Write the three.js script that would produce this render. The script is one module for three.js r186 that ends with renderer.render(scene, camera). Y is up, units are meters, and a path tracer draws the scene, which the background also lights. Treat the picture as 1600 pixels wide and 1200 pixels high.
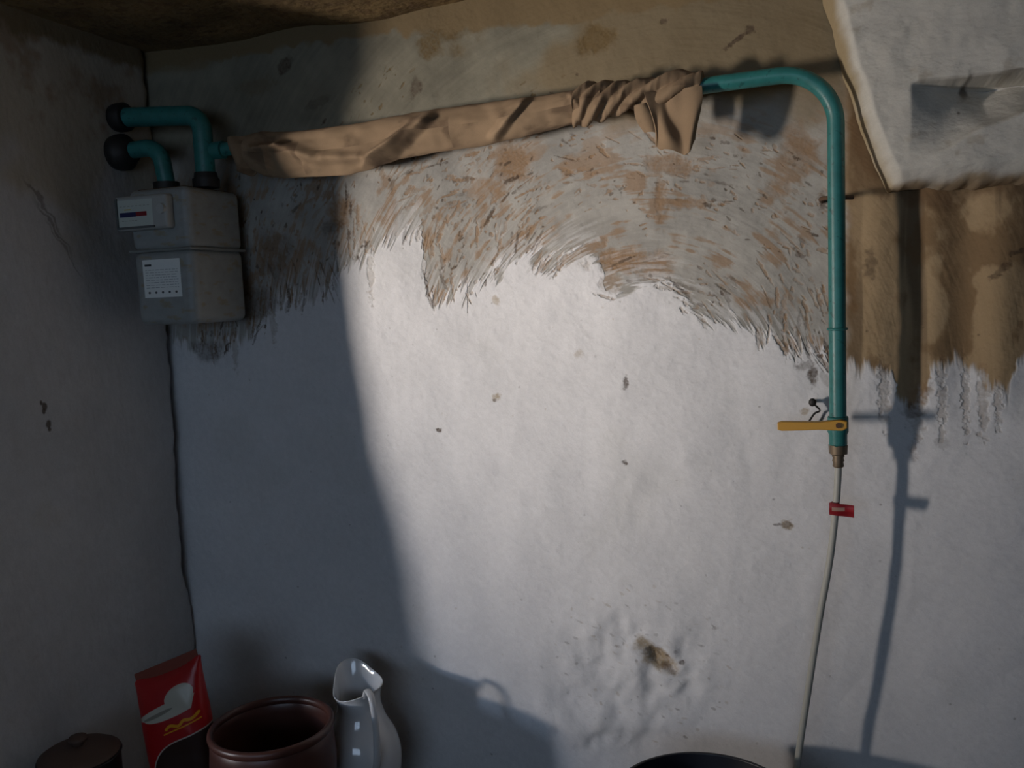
import * as THREE from 'three';
import { RoundedBoxGeometry } from 'three/addons/geometries/RoundedBoxGeometry.js';
import { mergeGeometries, mergeVertices } from 'three/addons/utils/BufferGeometryUtils.js';
import { RectAreaLightUniformsLib } from 'three/addons/lights/RectAreaLightUniformsLib.js';

// ---------------------------------------------------------------- camera, light, exposure
const scene = new THREE.Scene();
const RAD = Math.PI / 180;
const camera = new THREE.PerspectiveCamera(46.82, 4 / 3, 0.02, 60);
camera.position.set(0, 1.5, 1.634);
{
  const yaw = 19.02 * RAD, pitch = -5.88 * RAD;
  camera.lookAt(-Math.sin(yaw) * Math.cos(pitch), 1.5 + Math.sin(pitch), 1.634 - Math.cos(yaw) * Math.cos(pitch));
  camera.rotateZ(-2.55 * RAD);
}
const renderer = new THREE.WebGLRenderer();
renderer.toneMapping = THREE.LinearToneMapping;
renderer.toneMappingExposure = 1.0;
renderer.shadowMap.enabled = true;
RectAreaLightUniformsLib.init();
scene.background = new THREE.Color().setRGB(0.50, 0.68, 1.0);
scene.backgroundIntensity = 1.5;
// daylight reaches the corner through a tall narrow opening in the far left wall: sunlit yard (warm) low, open sky (blue) above it
const OPEN = { x: -2.4, z0: 1.76, z1: 2.08, y0: 1.10, y1: 1.47 };
function yardLight(color, intensity, x, y0, y1, z0, z1) {
  const l = new THREE.RectAreaLight(color, intensity, z1 - z0, y1 - y0);
  l.position.set(x, (y0 + y1) / 2, (z0 + z1) / 2); l.lookAt(x + 1, (y0 + y1) / 2, (z0 + z1) / 2); scene.add(l); return l;
}
yardLight(new THREE.Color().setRGB(1.0, 0.91, 0.84), 460, -3.4, 0.85, 1.46, 2.61, 3.5);
yardLight(new THREE.Color().setRGB(0.50, 0.68, 1.0), 90, -3.4, 1.46, 2.6, 2.80, 3.6);
// a small window behind the viewer lets in weak blue skylight
const WIN = { x0: -1.3, x1: 0.5, y0: 1.15, y1: 1.85, z: 3.225 };
{
  const l = new THREE.RectAreaLight(new THREE.Color().setRGB(0.62, 0.80, 1.0), 1.15, WIN.x1 - WIN.x0, WIN.y1 - WIN.y0);
  l.position.set((WIN.x0 + WIN.x1) / 2, (WIN.y0 + WIN.y1) / 2, WIN.z + 0.02); l.lookAt((WIN.x0 + WIN.x1) / 2, (WIN.y0 + WIN.y1) / 2, 0); scene.add(l);
}

// ---------------------------------------------------------------- helpers
let seed = 7;
const rnd = () => { seed = (seed * 1664525 + 1013904223) >>> 0; return seed / 4294967296; };
const rr = (a, b) => a + (b - a) * rnd();
const clamp = (v, a = 0, b = 1) => (v < a ? a : v > b ? b : v);
const sst = (a, b, v) => { const t = clamp((v - a) / (b - a)); return t * t * (3 - 2 * t); };
const mix = (a, b, t) => a + (b - a) * t;
const PERM = new Float32Array(65536);
for (let i = 0; i < 65536; i++) PERM[i] = rnd();
const hash = (i, j) => PERM[(Math.imul(i, 374761393) ^ Math.imul(j, 668265263) ^ (Math.imul(i + j * 7, 1274126177) >>> 13)) & 65535];
function vnoise(x, y) {           // 0..1
  const i = Math.floor(x), j = Math.floor(y); let u = x - i, v = y - j;
  u = u * u * (3 - 2 * u); v = v * v * (3 - 2 * v);
  const a = hash(i, j), b = hash(i + 1, j), c = hash(i, j + 1), d = hash(i + 1, j + 1);
  return a + (b - a) * u + (c - a) * v + (a - b - c + d) * u * v;
}
function fbm(x, y, o = 4) { let s = 0, a = 0.5, n = 0; for (let k = 0; k < o; k++) { s += a * vnoise(x, y); n += a; a *= 0.5; x = x * 2.03 + 17.1; y = y * 2.03 + 9.7; } return s / n; }
const enc = (l) => { l = clamp(l); return 255 * (l <= 0.0031308 ? 12.92 * l : 1.055 * Math.pow(l, 1 / 2.4) - 0.055); };
function dataTex(w, h, fn, srgb = true) {
  const d = new Uint8Array(w * h * 4), c = [0, 0, 0];
  for (let j = 0; j < h; j++) for (let i = 0; i < w; i++) {
    fn(i, j, c); const k = (j * w + i) * 4;
    if (srgb) { d[k] = enc(c[0]); d[k + 1] = enc(c[1]); d[k + 2] = enc(c[2]); } else { d[k] = d[k + 1] = d[k + 2] = 255 * clamp(c[0]); }
    d[k + 3] = 255;
  }
  const t = new THREE.DataTexture(d, w, h); t.magFilter = THREE.LinearFilter; t.minFilter = THREE.LinearMipmapLinearFilter; t.generateMipmaps = true;
  t.wrapS = t.wrapT = THREE.RepeatWrapping; if (srgb) t.colorSpace = THREE.SRGBColorSpace; t.needsUpdate = true; return t;
}
const lin = (r, g, b) => new THREE.Color().setRGB(r, g, b);
const std = (o) => new THREE.MeshStandardMaterial({ side: THREE.DoubleSide, ...o });
const names = new Map();
function numbered(n) { const k = names.get(n) || 0; names.set(n, k + 1); return k ? n + '_' + String(k).padStart(3, '0') : n; }
function mesh(name, geo, mat, parent) {
  const m = new THREE.Mesh(geo, mat); m.castShadow = m.receiveShadow = true;
  m.name = parent ? name : numbered(name); (parent || scene).add(m); return m;
}
function struct(name, geo, mat, label) { const m = mesh(name, geo, mat); m.userData = { kind: 'structure', label, category: name.split('_')[0] }; return m; }
function thing(name, label, category, pos = [0, 0, 0]) {
  const g = new THREE.Group(); g.name = numbered(name); g.position.set(...pos); g.userData = { label, category }; scene.add(g); return g;
}
// a grid surface: f(u,v) -> [x,y,z,(s,t)], given arrays of parameter values
function grid(us, vs, f, uvf) {
  const P = [], U = [], I = [], n = us.length, m = vs.length;
  for (let j = 0; j < m; j++) for (let i = 0; i < n; i++) { const p = f(us[i], vs[j]); P.push(p[0], p[1], p[2]); const q = uvf ? uvf(us[i], vs[j], p) : [i / (n - 1), j / (m - 1)]; U.push(q[0], q[1]); }
  for (let j = 0; j < m - 1; j++) for (let i = 0; i < n - 1; i++) { const a = j * n + i; I.push(a, a + 1, a + n + 1, a, a + n + 1, a + n); }
  const g = new THREE.BufferGeometry();
  g.setAttribute('position', new THREE.Float32BufferAttribute(P, 3)); g.setAttribute('uv', new THREE.Float32BufferAttribute(U, 2)); g.setIndex(I); g.computeVertexNormals(); return g;
}
const range = (a, b, n) => Array.from({ length: n + 1 }, (_, i) => a + (b - a) * i / n);
function box(w, h, d, x, y, z, r = 0) { const g = r ? new RoundedBoxGeometry(w, h, d, 3, r) : new THREE.BoxGeometry(w, h, d); g.translate(x, y, z); return g; }
function tube(pts, r, seg = 60, rad = 18) {
  return new THREE.TubeGeometry(new THREE.CatmullRomCurve3(pts.map((p) => new THREE.Vector3(...p)), false, 'centripetal'), seg, r, rad, false);
}
function disc(r, p, dir) { const g = new THREE.CircleGeometry(r, 20); g.applyQuaternion(new THREE.Quaternion().setFromUnitVectors(new THREE.Vector3(0, 0, 1), new THREE.Vector3(...dir).normalize())); g.translate(...p); return g; }
function bentPipe(pts, R, r, capA = true, capB = true) {   // straight runs joined by arcs of radius R, closed ends
  const V = pts.map((p) => new THREE.Vector3(...p)), path = new THREE.CurvePath(); let last = V[0];
  const out = [V[0].clone()];
  for (let i = 1; i < V.length - 1; i++) {
    const a = V[i - 1].clone().sub(V[i]).normalize(), b = V[i + 1].clone().sub(V[i]).normalize();
    const ang = Math.acos(clamp(a.dot(b), -1, 1)), t = R / Math.tan(ang / 2);
    const A = V[i].clone().addScaledVector(a, t), B = V[i].clone().addScaledVector(b, t);
    const c = V[i].clone().addScaledVector(a.clone().add(b).normalize(), R / Math.sin(ang / 2));
    const ca = A.clone().sub(c), cb = B.clone().sub(c), th = Math.acos(clamp(ca.dot(cb) / (R * R), -1, 1));
    for (let k = 0; k <= 12; k++) { const s = k / 12; out.push(ca.clone().multiplyScalar(Math.sin((1 - s) * th)).addScaledVector(cb, Math.sin(s * th)).multiplyScalar(1 / Math.sin(th)).add(c)); }
  }
  out.push(V[V.length - 1].clone());
  // rings by parallel transport
  const n = 22, P = [], I = [], U = []; let nrm = null, len = 0;
  for (let i = 0; i < out.length; i++) {
    const t = out[Math.min(i + 1, out.length - 1)].clone().sub(out[Math.max(i - 1, 0)]).normalize();
    if (!nrm) nrm = new THREE.Vector3(0.3, 0.5, 0.8).cross(t).normalize(); else nrm.addScaledVector(t, -nrm.dot(t)).normalize();
    const bi = t.clone().cross(nrm); if (i) len += out[i].distanceTo(out[i - 1]);
    for (let k = 0; k <= n; k++) { const a = k / n * Math.PI * 2, p = out[i].clone().addScaledVector(nrm, Math.cos(a) * r).addScaledVector(bi, Math.sin(a) * r); P.push(p.x, p.y, p.z); U.push(k / n * 2 * Math.PI * r, len); }
  }
  for (let i = 0; i < out.length - 1; i++) for (let k = 0; k < n; k++) { const a = i * (n + 1) + k; I.push(a, a + n + 1, a + 1, a + 1, a + n + 1, a + n + 2); }
  const g = new THREE.BufferGeometry(); g.setAttribute('position', new THREE.Float32BufferAttribute(P, 3)); g.setAttribute('uv', new THREE.Float32BufferAttribute(U, 2)); g.setIndex(I); g.computeVertexNormals();
  return g;
}
const plain = (gs) => mergeGeometries(gs.map((g) => { const q = g.index ? g.toNonIndexed() : g; for (const k of Object.keys(q.attributes)) if (!['position', 'normal', 'uv'].includes(k)) q.deleteAttribute(k); return q; }));
function lathe(pts, seg = 48) { return new THREE.LatheGeometry(pts.map(([r, y]) => new THREE.Vector2(r, y)), seg); }
// closed cloth sheet: front f(u,v), thickness along its normal
function sheet(f, nu, nv, th) {
  const us = range(0, 1, nu), vs = range(0, 1, nv);
  const n = (u, v) => { const e = 1e-3, a = f(u + e, v), b = f(u - e, v), c = f(u, v + e), d = f(u, v - e); const A = new THREE.Vector3(a[0] - b[0], a[1] - b[1], a[2] - b[2]), B = new THREE.Vector3(c[0] - d[0], c[1] - d[1], c[2] - d[2]); return A.cross(B).normalize(); };
  const off = (u, v) => { const p = f(u, v), q = n(u, v); return [p[0] - q.x * th, p[1] - q.y * th, p[2] - q.z * th]; };
  const uvf = (u, v, p) => [p[0], p[1]];
  const edge = (pts) => grid(range(0, 1, pts.length - 1), [0, 1], (u, v) => { const [a, b] = pts[Math.round(u * (pts.length - 1))]; const p = v ? off(a, b) : f(a, b); return p; }, uvf);
  return plain([grid(us, vs, f, uvf), grid(us, vs, off, uvf), edge(us.map((u) => [u, 0])), edge(us.map((u) => [u, 1])), edge(vs.map((v) => [0, v])), edge(vs.map((v) => [1, v]))]);
}
function interp(tab, x, k) {
  if (x <= tab[0][0]) return tab[0][k];
  for (let i = 1; i < tab.length; i++) if (x <= tab[i][0]) { const t = (x - tab[i - 1][0]) / (tab[i][0] - tab[i - 1][0]); return mix(tab[i - 1][k], tab[i][k], t); }
  return tab[tab.length - 1][k];
}

// ---------------------------------------------------------------- back wall: whitewash below, old scraped wash above
const X0 = -1.42, X1 = 0.42, Y0 = 0.42, Y1 = 2.10, TW = 2048, TH = 1870, PXM = TW / (X1 - X0);
// upper limit of the fresh whitewash, metres
const WASH = [[-1.42, 1.46], [-1.311, 1.407], [-1.226, 1.412], [-1.141, 1.445], [-1.089, 1.491], [-1.025, 1.509], [-0.962, 1.52], [-0.906, 1.57], [-0.853, 1.593], [-0.794, 1.622], [-0.74, 1.632], [-0.738, 1.50], [-0.69, 1.487], [-0.627, 1.512], [-0.586, 1.541], [-0.552, 1.558], [-0.513, 1.562], [-0.463, 1.553], [-0.419, 1.563], [-0.378, 1.548], [-0.374, 1.489], [-0.353, 1.5], [-0.33, 1.478], [-0.305, 1.498], [-0.282, 1.509], [-0.253, 1.496], [-0.236, 1.466], [-0.202, 1.441], [-0.157, 1.424], [-0.101, 1.412], [-0.058, 1.39], [-0.015, 1.372], [0.027, 1.352], [0.055, 1.34], [0.089, 1.335], [0.125, 1.325], [0.129, 1.294], [0.149, 1.268], [0.172, 1.288], [0.179, 1.337], [0.227, 1.342], [0.262, 1.325], [0.275, 1.298], [0.300, 1.296], [0.316, 1.345], [0.42, 1.36]];
const CX = -0.30, CY = 1.31;      // the arm's pivot: brush strokes run in arcs round it
// spots: [x, y, rx, ry, angle, kind, strength]; kinds: 0 clay brown, 1 dark dirt, 2 tan
const SPOTS = [
  [-0.66, 2.01, 0.062, 0.055, 0.2, 0, 1], [-0.70, 1.985, 0.03, 0.035, 0, 0, 0.9], [-0.374, 1.952, 0.040, 0.026, 0.1, 0, 1], [-1.025, 1.98, 0.022, 0.016, 0.4, 1, 0.8],
  [-0.734, 1.902, 0.014, 0.022, -0.4, 1, 0.7], [-0.543, 1.745, 0.055, 0.038, 0.5, 0, 0.95], [-0.60, 1.70, 0.04, 0.025, 0, 0, 0.6], [-0.921, 1.681, 0.028, 0.035, 0.2, 0, 0.9], [-0.935, 1.65, 0.03, 0.018, 0, 1, 0.5],
  [-0.241, 1.712, 0.05, 0.022, -0.2, 0, 0.8], [-0.262, 1.66, 0.012, 0.05, 0, 0, 0.75], [-0.22, 1.645, 0.05, 0.012, -0.05, 0, 0.7],
  [-0.33, 1.552, 0.07, 0.022, 0.05, 0, 0.95], [-0.40, 1.575, 0.06, 0.012, 0.35, 0, 0.8], [-0.27, 1.535, 0.04, 0.028, -0.2, 0, 0.7], [-0.36, 1.51, 0.02, 0.025, 0.6, 0, 0.6],
  [-0.726, 1.228, 0.008, 0.006, 0, 1, 0.95], [-0.598, 1.297, 0.011, 0.009, 0, 2, 0.9], [-0.602, 1.29, 0.005, 0.004, 0, 1, 0.7], [-0.337, 1.322, 0.006, 0.015, -0.15, 1, 0.85], [-0.343, 1.17, 0.006, 0.005, 0, 1, 1],
  [-0.051, 1.062, 0.012, 0.011, 0, 2, 0.95], [-0.051, 1.062, 0.009, 0.009, 0, 1, 0.6], [-0.067, 1.062, 0.009, 0.003, 0.1, 1, 0.7],
  [-0.006, 1.335, 0.009, 0.022, 0.05, 1, 0.95], [-0.018, 1.35, 0.018, 0.008, 0.1, 1, 0.55], [-0.020, 1.27, 0.010, 0.008, 0, 2, 0.9], [0.016, 1.325, 0.008, 0.02, 0.5, 1, 0.3],
  [-0.426, 1.378, 0.010, 0.010, 0, 2, 0.5], [-0.589, 1.485, 0.010, 0.013, 0.3, 2, 0.7], [-0.125, 1.917, 0.034, 0.0045, 0.55, 1, 1], [-0.102, 1.931, 0.010, 0.008, 0, 1, 0.9], [-0.25, 1.965, 0.008, 0.006, 0, 1, 0.8],
  [0.013, 1.632, 0.010, 0.020, 0.1, 1, 0.9], [-0.300, 0.797, 0.052, 0.026, -0.65, 2, 1], [-0.285, 0.783, 0.034, 0.019, -0.75, 0, 0.95], [-0.272, 0.770, 0.016, 0.010, -0.7, 1, 0.6], [-0.246, 0.785, 0.008, 0.005, 0, 1, 0.8],
  [0.165, 1.30, 0.022, 0.03, 0, 0, 0.9], [0.155, 1.27, 0.02, 0.014, 0, 1, 0.6], [0.285, 1.50, 0.025, 0.007, 0.7, 1, 0.7], [0.315, 1.53, 0.02, 0.006, 0.25, 1, 0.8], [0.089, 1.52, 0.012, 0.028, 0, 1, 0.6],
  [0.20, 1.215, 0.015, 0.012, 0, 1, 0.25], [-0.17, 1.755, 0.006, 0.004, 0, 1, 0.9], [-0.06, 1.66, 0.03, 0.02, 0.4, 0, 0.5], [-0.02, 1.72, 0.03, 0.05, 0.3, 0, 0.7],
  [-1.27, 1.40, 0.05, 0.03, 0, 1, 0.6], [-1.15, 1.50, 0.07, 0.05, 0.4, 1, 0.55], [-1.08, 1.60, 0.05, 0.08, 0, 1, 0.4], [-1.10, 1.95, 0.05, 0.02, 0, 0, 0.4], [-0.95, 1.90, 0.03, 0.012, 0.3, 1, 0.4],
];
const DRIPS = [[0.237, 1.33, 1.235, 0.006], [0.262, 1.31, 1.225, 0.009], [0.285, 1.30, 1.24, 0.006], [0.16, 1.30, 1.20, 0.012], [0.20, 1.33, 1.22, 0.008], [0.11, 1.33, 1.25, 0.010], [-0.855, 1.59, 1.50, 0.008], [-1.1, 1.48, 1.42, 0.007], [-1.2, 1.42, 1.36, 0.008]];
const spotM = [new Float32Array(TW * TH), new Float32Array(TW * TH), new Float32Array(TW * TH)];
function stamp(arr, x, y, rx, ry, ang, s, rough = 0.55) {
  const c = Math.cos(ang), n = Math.sin(ang), R = Math.max(rx, ry) * 1.7, f = 1 / Math.max(0.006, Math.min(rx, ry));
  const i0 = Math.max(0, Math.floor((x - R - X0) * PXM)), i1 = Math.min(TW - 1, Math.ceil((x + R - X0) * PXM)), j0 = Math.max(0, Math.floor((y - R - Y0) * PXM)), j1 = Math.min(TH - 1, Math.ceil((y + R - Y0) * PXM));
  for (let j = j0; j <= j1; j++) for (let i = i0; i <= i1; i++) {
    const wx = X0 + i / PXM, wy = Y0 + j / PXM, dx = wx - x, dy = wy - y, a = (dx * c + dy * n) / rx, b = (-dx * n + dy * c) / ry;
    const d = Math.sqrt(a * a + b * b) + (fbm(wx * f * 1.3 + 31, wy * f * 1.3 + 7, 4) - 0.5) * rough * 2.2;
    const v = s * (1 - sst(0.45, 1.12, d)) * (0.72 + 0.56 * clamp((fbm(wx * 260, wy * 260, 2) - 0.25) * 1.6) * (1 - 0.5 * (1 - d))); const k = j * TW + i; if (v > arr[k]) arr[k] = Math.min(1, v);
  }
}
for (const [x, y, rx, ry, a, kind, s] of SPOTS) stamp(spotM[kind], x, y, rx, ry, a, s);
// scratches: short brush-bristle scrapes in arcs, where the wash has come off down to the clay
for (let k = 0; k < 1000; k++) {
  const x = rr(-1.3, 0.03), yb = interp(WASH, x, 1), far = Math.pow(rnd(), 1.7) * 0.30, y = yb + far - 0.012;
  if (y > 1.80 + rr(-0.03, 0.03)) continue;
  const tx = -(y - CY), ty = x - CX, ang = Math.atan2(ty, tx) + rr(-0.3, 0.3) + (fbm(x * 7, y * 7, 2) - 0.5) * 2.2;
  if (fbm(x * 11 + 40, y * 11, 3) < 0.46) continue;
  const len = rr(0.004, 0.034) * (1 - far), w = rr(0.001, 0.0048);
  stamp(spotM[rnd() < 0.75 ? 0 : 1], x, y, len, w, ang, rr(0.35, 0.95), 0.7);
}
for (let k = 0; k < 1300; k++) {  // small flakes lost from the old wash
  const x = rr(-1.3, 0.03), yb = interp(WASH, x, 1), y = yb + rr(-0.005, 0.34); if (y > 1.99 || (y > 1.8 && rnd() < 0.6) || fbm(x * 9 + 12, y * 9, 3) < 0.44) continue;
  const ang = Math.atan2(x - CX, -(y - CY)) + rr(-0.5, 0.5); stamp(spotM[rnd() < 0.8 ? 0 : 1], x, y, rr(0.002, 0.010), rr(0.001, 0.0035), ang, rr(0.4, 1), 0.9);
}
for (let k = 0; k < 150; k++) {  // fly specks and grit on the fresh wash
  const x = rr(-1.3, 0.4), y = rr(0.45, 1.5); stamp(spotM[rnd() < 0.5 ? 1 : 2], x, y, rr(0.0012, 0.0035), rr(0.001, 0.0028), rr(0, 3), rr(0.15, 0.5), 0.3);
}
for (let k = 0; k < 120; k++) {  // dirt round the broken plaster low on the wall
  const a = rr(0, 6.28), d = Math.pow(rnd(), 0.7) * 0.16; stamp(spotM[rnd() < 0.5 ? 1 : 2], -0.33 + Math.cos(a) * d * 1.3, 0.775 + Math.sin(a) * d, rr(0.002, 0.008), rr(0.0015, 0.004), rr(-0.9, 0.1), rr(0.12, 0.5), 0.6);
}
for (const [x, yt, yb, r] of DRIPS) stamp(spotM[0], x, (yt + yb) / 2 + 0.01, r * 1.2, (yt - yb) / 2 + 0.02, rr(-0.04, 0.04), 0.5, 0.8);

const WHITE = [0.70, 0.69, 0.69], OLD = [0.37, 0.352, 0.315], CLAY = [0.265, 0.165, 0.090], DARK = [0.065, 0.040, 0.024], TAN = [0.34, 0.26, 0.16], SOOT = [0.19, 0.135, 0.068], STAIN = [0.36, 0.245, 0.125];
const heightPx = new Float32Array(TW * TH);
const wallCol = dataTex(TW, TH, (i, j, c) => {
  const k = j * TW + i, x = X0 + i / PXM, y = Y0 + j / PXM;
  const r = Math.hypot(x - CX, y - CY), th = Math.atan2(y - CY, x - CX);
  const br = fbm(r * 170 + 3, th * 9 * (0.4 + r) + 40, 3), co = fbm(x * 9, y * 9, 4), fi = fbm(x * 120, y * 120, 3), gr = hash(i, j);
  const xj = x + (fbm(x * 45, y * 45, 3) - 0.5) * 0.022, kb = 1 - 0.55 * sst(0.03, 0.06, x);
  const yb = interp(WASH, xj, 1) + (br - 0.5) * 0.085 * kb + (fbm(x * 60, y * 22, 3) - 0.5) * 0.03;
  let fresh = 1 - sst(-0.006, 0.014 + 0.012 * (1 - kb), y - yb);
  // the stained field below the hood and the sooty field in the upper right
  const stain = sst(0.044, 0.062, x + (fbm(y * 30, 3, 3) - 0.5) * 0.02) * (1 - fresh);
  const sootF = sst(0.42, 0.60, co * 0.55 + 0.55 * sst(-0.75, -0.05, x) * sst(1.70, 1.93, y) + 0.5 * sst(1.985, 2.05, y + (fbm(x * 14, y * 14, 3) - 0.5) * 0.05));
  const ceilEdge = sst(2.010, 2.022, y + (fbm(x * 35, y * 35, 4) - 0.5) * 0.035 + 0.028 * sst(-0.9, -0.4, x));
  let o = 0.92 + 0.45 * (co - 0.5) + 0.22 * (br - 0.5) + 0.35 * (fbm(x * 28 + 5, y * 28, 3) - 0.5);
  const up = sst(1.80, 1.85, y + (fbm(x * 10, y * 10, 3) - 0.5) * 0.10);
  let R = mix(OLD[0], 0.235, up) * o, G = mix(OLD[1], 0.215, up) * o, B = mix(OLD[2], 0.158, up) * o;
  const put = (C, a) => { R = mix(R, C[0], a); G = mix(G, C[1], a); B = mix(B, C[2], a); };
  put(SOOT, sootF * 0.75 * (1 - stain)); put(STAIN, stain * 0.92);
  if (stain > 0) {                                  // run marks in the stain
    const run = fbm(x * 46, y * 2.2 + 5, 4), run2 = fbm(x * 17 + 9, y * 3, 3);
    put(DARK, stain * sst(0.50, 0.68, run) * 0.6); put([0.42, 0.30, 0.17], stain * sst(0.48, 0.64, run2) * 0.55);
    const blot = fbm(x * 22 + 3, y * 13, 5); put([0.17, 0.10, 0.045], stain * sst(0.50, 0.64, blot) * 0.75); put([0.13, 0.075, 0.035], stain * sst(0.56, 0.72, blot * 0.6 + 0.5 * sst(1.55, 1.66, y)) * 0.7);
  }
  put(CLAY, sst(0.555, 0.70, br * 0.45 + fbm(x * 26, y * 26, 4) * 0.65) * 0.75 * (1 - stain) * sst(1.86, 1.70, y));
  put(y > 1.86 ? [0.14, 0.092, 0.036] : CLAY, spotM[0][k] * (1 - fresh * 0.15)); put(SOOT, ceilEdge);
  // a grey half-washed veil just above the limit, bristle by bristle
  const veil = (1 - sst(0.0, 0.09, y - yb)) * sst(0.47, 0.60, fbm(r * 240, th * 7, 3)) * (1 - stain) * (1 - fresh);
  put([0.55, 0.54, 0.53], veil * 0.7);
  const w = 0.96 + 0.10 * (co - 0.5) + 0.10 * (fi - 0.5) + 0.03 * (br - 0.5);
  put([WHITE[0] * w, WHITE[1] * w, WHITE[2] * w], fresh * (1 - spotM[0][k]));
  const thin = fresh * sst(0.60, 0.74, fbm(x * 5 + 80, y * 5 + 3, 5)) * 0.18; put([0.5, 0.49, 0.45], thin);
  put(TAN, spotM[2][k] * 0.85); put(DARK, spotM[1][k] * 0.95);
  const g = 0.95 + 0.10 * gr; c[0] = R * g; c[1] = G * g; c[2] = B * g;
  heightPx[k] = 0.35 + 0.30 * fresh * (1 - spotM[0][k]) - 0.25 * Math.max(spotM[0][k], spotM[1][k] * 0.6) + 0.24 * (fbm(x * 70, y * 70, 4) - 0.5) + 0.14 * (fi - 0.5) + (0.14 - 0.12 * fresh) * (br - 0.5);
});
const wallBump = dataTex(TW, TH, (i, j, c) => { c[0] = heightPx[j * TW + i]; }, false);
for (const t of [wallCol, wallBump]) t.wrapS = t.wrapT = THREE.ClampToEdgeWrapping;
const wallMat = std({ map: wallCol, bumpMap: wallBump, bumpScale: 0.005, roughness: 0.95 });
function wallZ(x, y) {
  let z = (fbm(x * 3.1 + 5, y * 3.1, 3) - 0.5) * 0.022 + (fbm(x * 14, y * 14, 3) - 0.5) * 0.006;
  const d = Math.hypot((x + 0.33) / 0.20, (y - 0.76) / 0.15), ro = 1 - sst(0.3, 1.1, d);
  z += ro * (fbm(x * 30, y * 30 + 4, 3) - 0.5) * 0.020;
  const d2 = 1 - sst(0.2, 1.1, Math.hypot((x + 0.44) / 0.22, (y - 0.64) / 0.09)); z += d2 * (fbm(x * 17 + 3, y * 17, 3) - 0.5) * 0.034;                                   // crumbling plaster
  const h = Math.hypot((x + 0.285) / 0.034, (y - 0.787 + 0.5 * (x + 0.285)) / 0.022); z -= 0.012 * (1 - sst(0.4, 1.1, h));  // the hole
  const b = Math.hypot((x + 0.231) / 0.03, (y - 1.182) / 0.03); z += 0.004 * (1 - sst(0.2, 1, b)) * fbm(x * 120, y * 120, 2);
  z -= 0.012 * sst(0.06, 0.16, x) * (0.5 + 0.5 * Math.sin(x * 62 - 0.5)) * sst(1.22, 1.34, y);  // shallow flutes below the hood
  return z;
}
const mir = (v, a, b) => { const p = (v - a) / (b - a), q = ((p % 2) + 2) % 2; return q > 1 ? 2 - q : q; };
const WX = [-1.75, -1.55, ...range(X0, X1, 250), 0.6, 0.9, 1.3, 1.75], WY = [-0.02, 0.2, ...range(Y0, Y1, 210), 2.16];
struct('wall_back', plain([grid(WX, WY, (x, y) => [x, y, wallZ(x, y)], (x, y) => [mir(x, X0, X1), mir(y, Y0, Y1)])]), wallMat, 'whitewashed plaster kitchen wall with scraped brown upper band');
struct('wall_back_masonry', box(3.5, 2.2, 0.2, 0, 1.08, -0.16), std({ color: lin(0.3, 0.2, 0.12), roughness: 1 }), 'clay masonry behind the whitewashed kitchen wall');

// ---------------------------------------------------------------- plain wash, left wall, ceiling, floor, the rest of the room
const washTex = dataTex(1024, 1024, (i, j, c) => {
  const x = i / 512, y = j / 512, w = 0.93 + 0.2 * (fbm(x * 9, y * 9, 5) - 0.5) + 0.08 * hash(i, j) - 0.25 * sst(0.66, 0.8, fbm(x * 20 + 3, y * 20, 4));
  c[0] = 0.62 * w; c[1] = 0.60 * w; c[2] = 0.57 * w;
});
const washBump = dataTex(1024, 1024, (i, j, c) => { const x = i / 512, y = j / 512; c[0] = fbm(x * 40, y * 40, 5); }, false);
const washMat = std({ map: washTex, bumpMap: washBump, bumpScale: 0.004, roughness: 0.95 });
const smokeMat = std({ color: lin(0.15, 0.155, 0.165), bumpMap: washBump, bumpScale: 0.004, roughness: 0.95 });
const XL = -1.362;
const LMARK = [[1.327, 0.362, 0.008, 0.007], [1.318, 0.366, 0.006, 0.004], [1.292, 0.359, 0.009, 0.007], [1.283, 0.357, 0.005, 0.005], [1.335, 0.37, 0.005, 0.003]];
const leftTex = dataTex(640, 1024, (i, j, c) => {       // z 0..1, y 0.5..2.1
  const z = i / 640, y = 0.5 + 1.6 * j / 1024, co = fbm(z * 8 + 60, y * 8, 5), fi = fbm(z * 60, y * 60, 3);
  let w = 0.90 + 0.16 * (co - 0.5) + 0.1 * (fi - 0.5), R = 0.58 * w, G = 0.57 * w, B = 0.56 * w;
  const put = (C, a) => { R = mix(R, C[0], a); G = mix(G, C[1], a); B = mix(B, C[2], a); };
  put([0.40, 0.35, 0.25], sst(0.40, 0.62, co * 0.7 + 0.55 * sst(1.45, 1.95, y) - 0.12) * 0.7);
  put(CLAY, sst(0.60, 0.74, fbm(z * 16 + 4, y * 16 + 2, 4) * 0.75 + 0.26 * sst(1.75, 2.0, y)) * 0.6);
  put(SOOT, sst(1.995, 2.02, y + (fbm(z * 30, y * 30, 4) - 0.5) * 0.06) * 0.9);
  for (const [my, mz, ra, rb] of LMARK) { const d = Math.hypot((y - my) / ra, (z - mz) / rb) + (fi - 0.5); put(DARK, 0.85 * (1 - sst(0.6, 1.05, d))); }
  for (const [yc, zc, s] of [[1.70, 0.32, 1], [1.62, 0.28, 0.8], [1.66, 0.30, 1]]) { const d = Math.abs((y - yc) + (z - zc) * -1.4 + (fbm(z * 40, y * 40, 3) - 0.5) * 0.05) / 0.006; put(DARK, 0.5 * s * (1 - sst(0.3, 1, d)) * (1 - sst(0.02, 0.05, Math.abs(z - zc)))); }
  const g = 0.95 + 0.1 * hash(i, j); c[0] = R * g; c[1] = G * g; c[2] = B * g;
});
leftTex.wrapS = leftTex.wrapT = THREE.ClampToEdgeWrapping;
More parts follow.
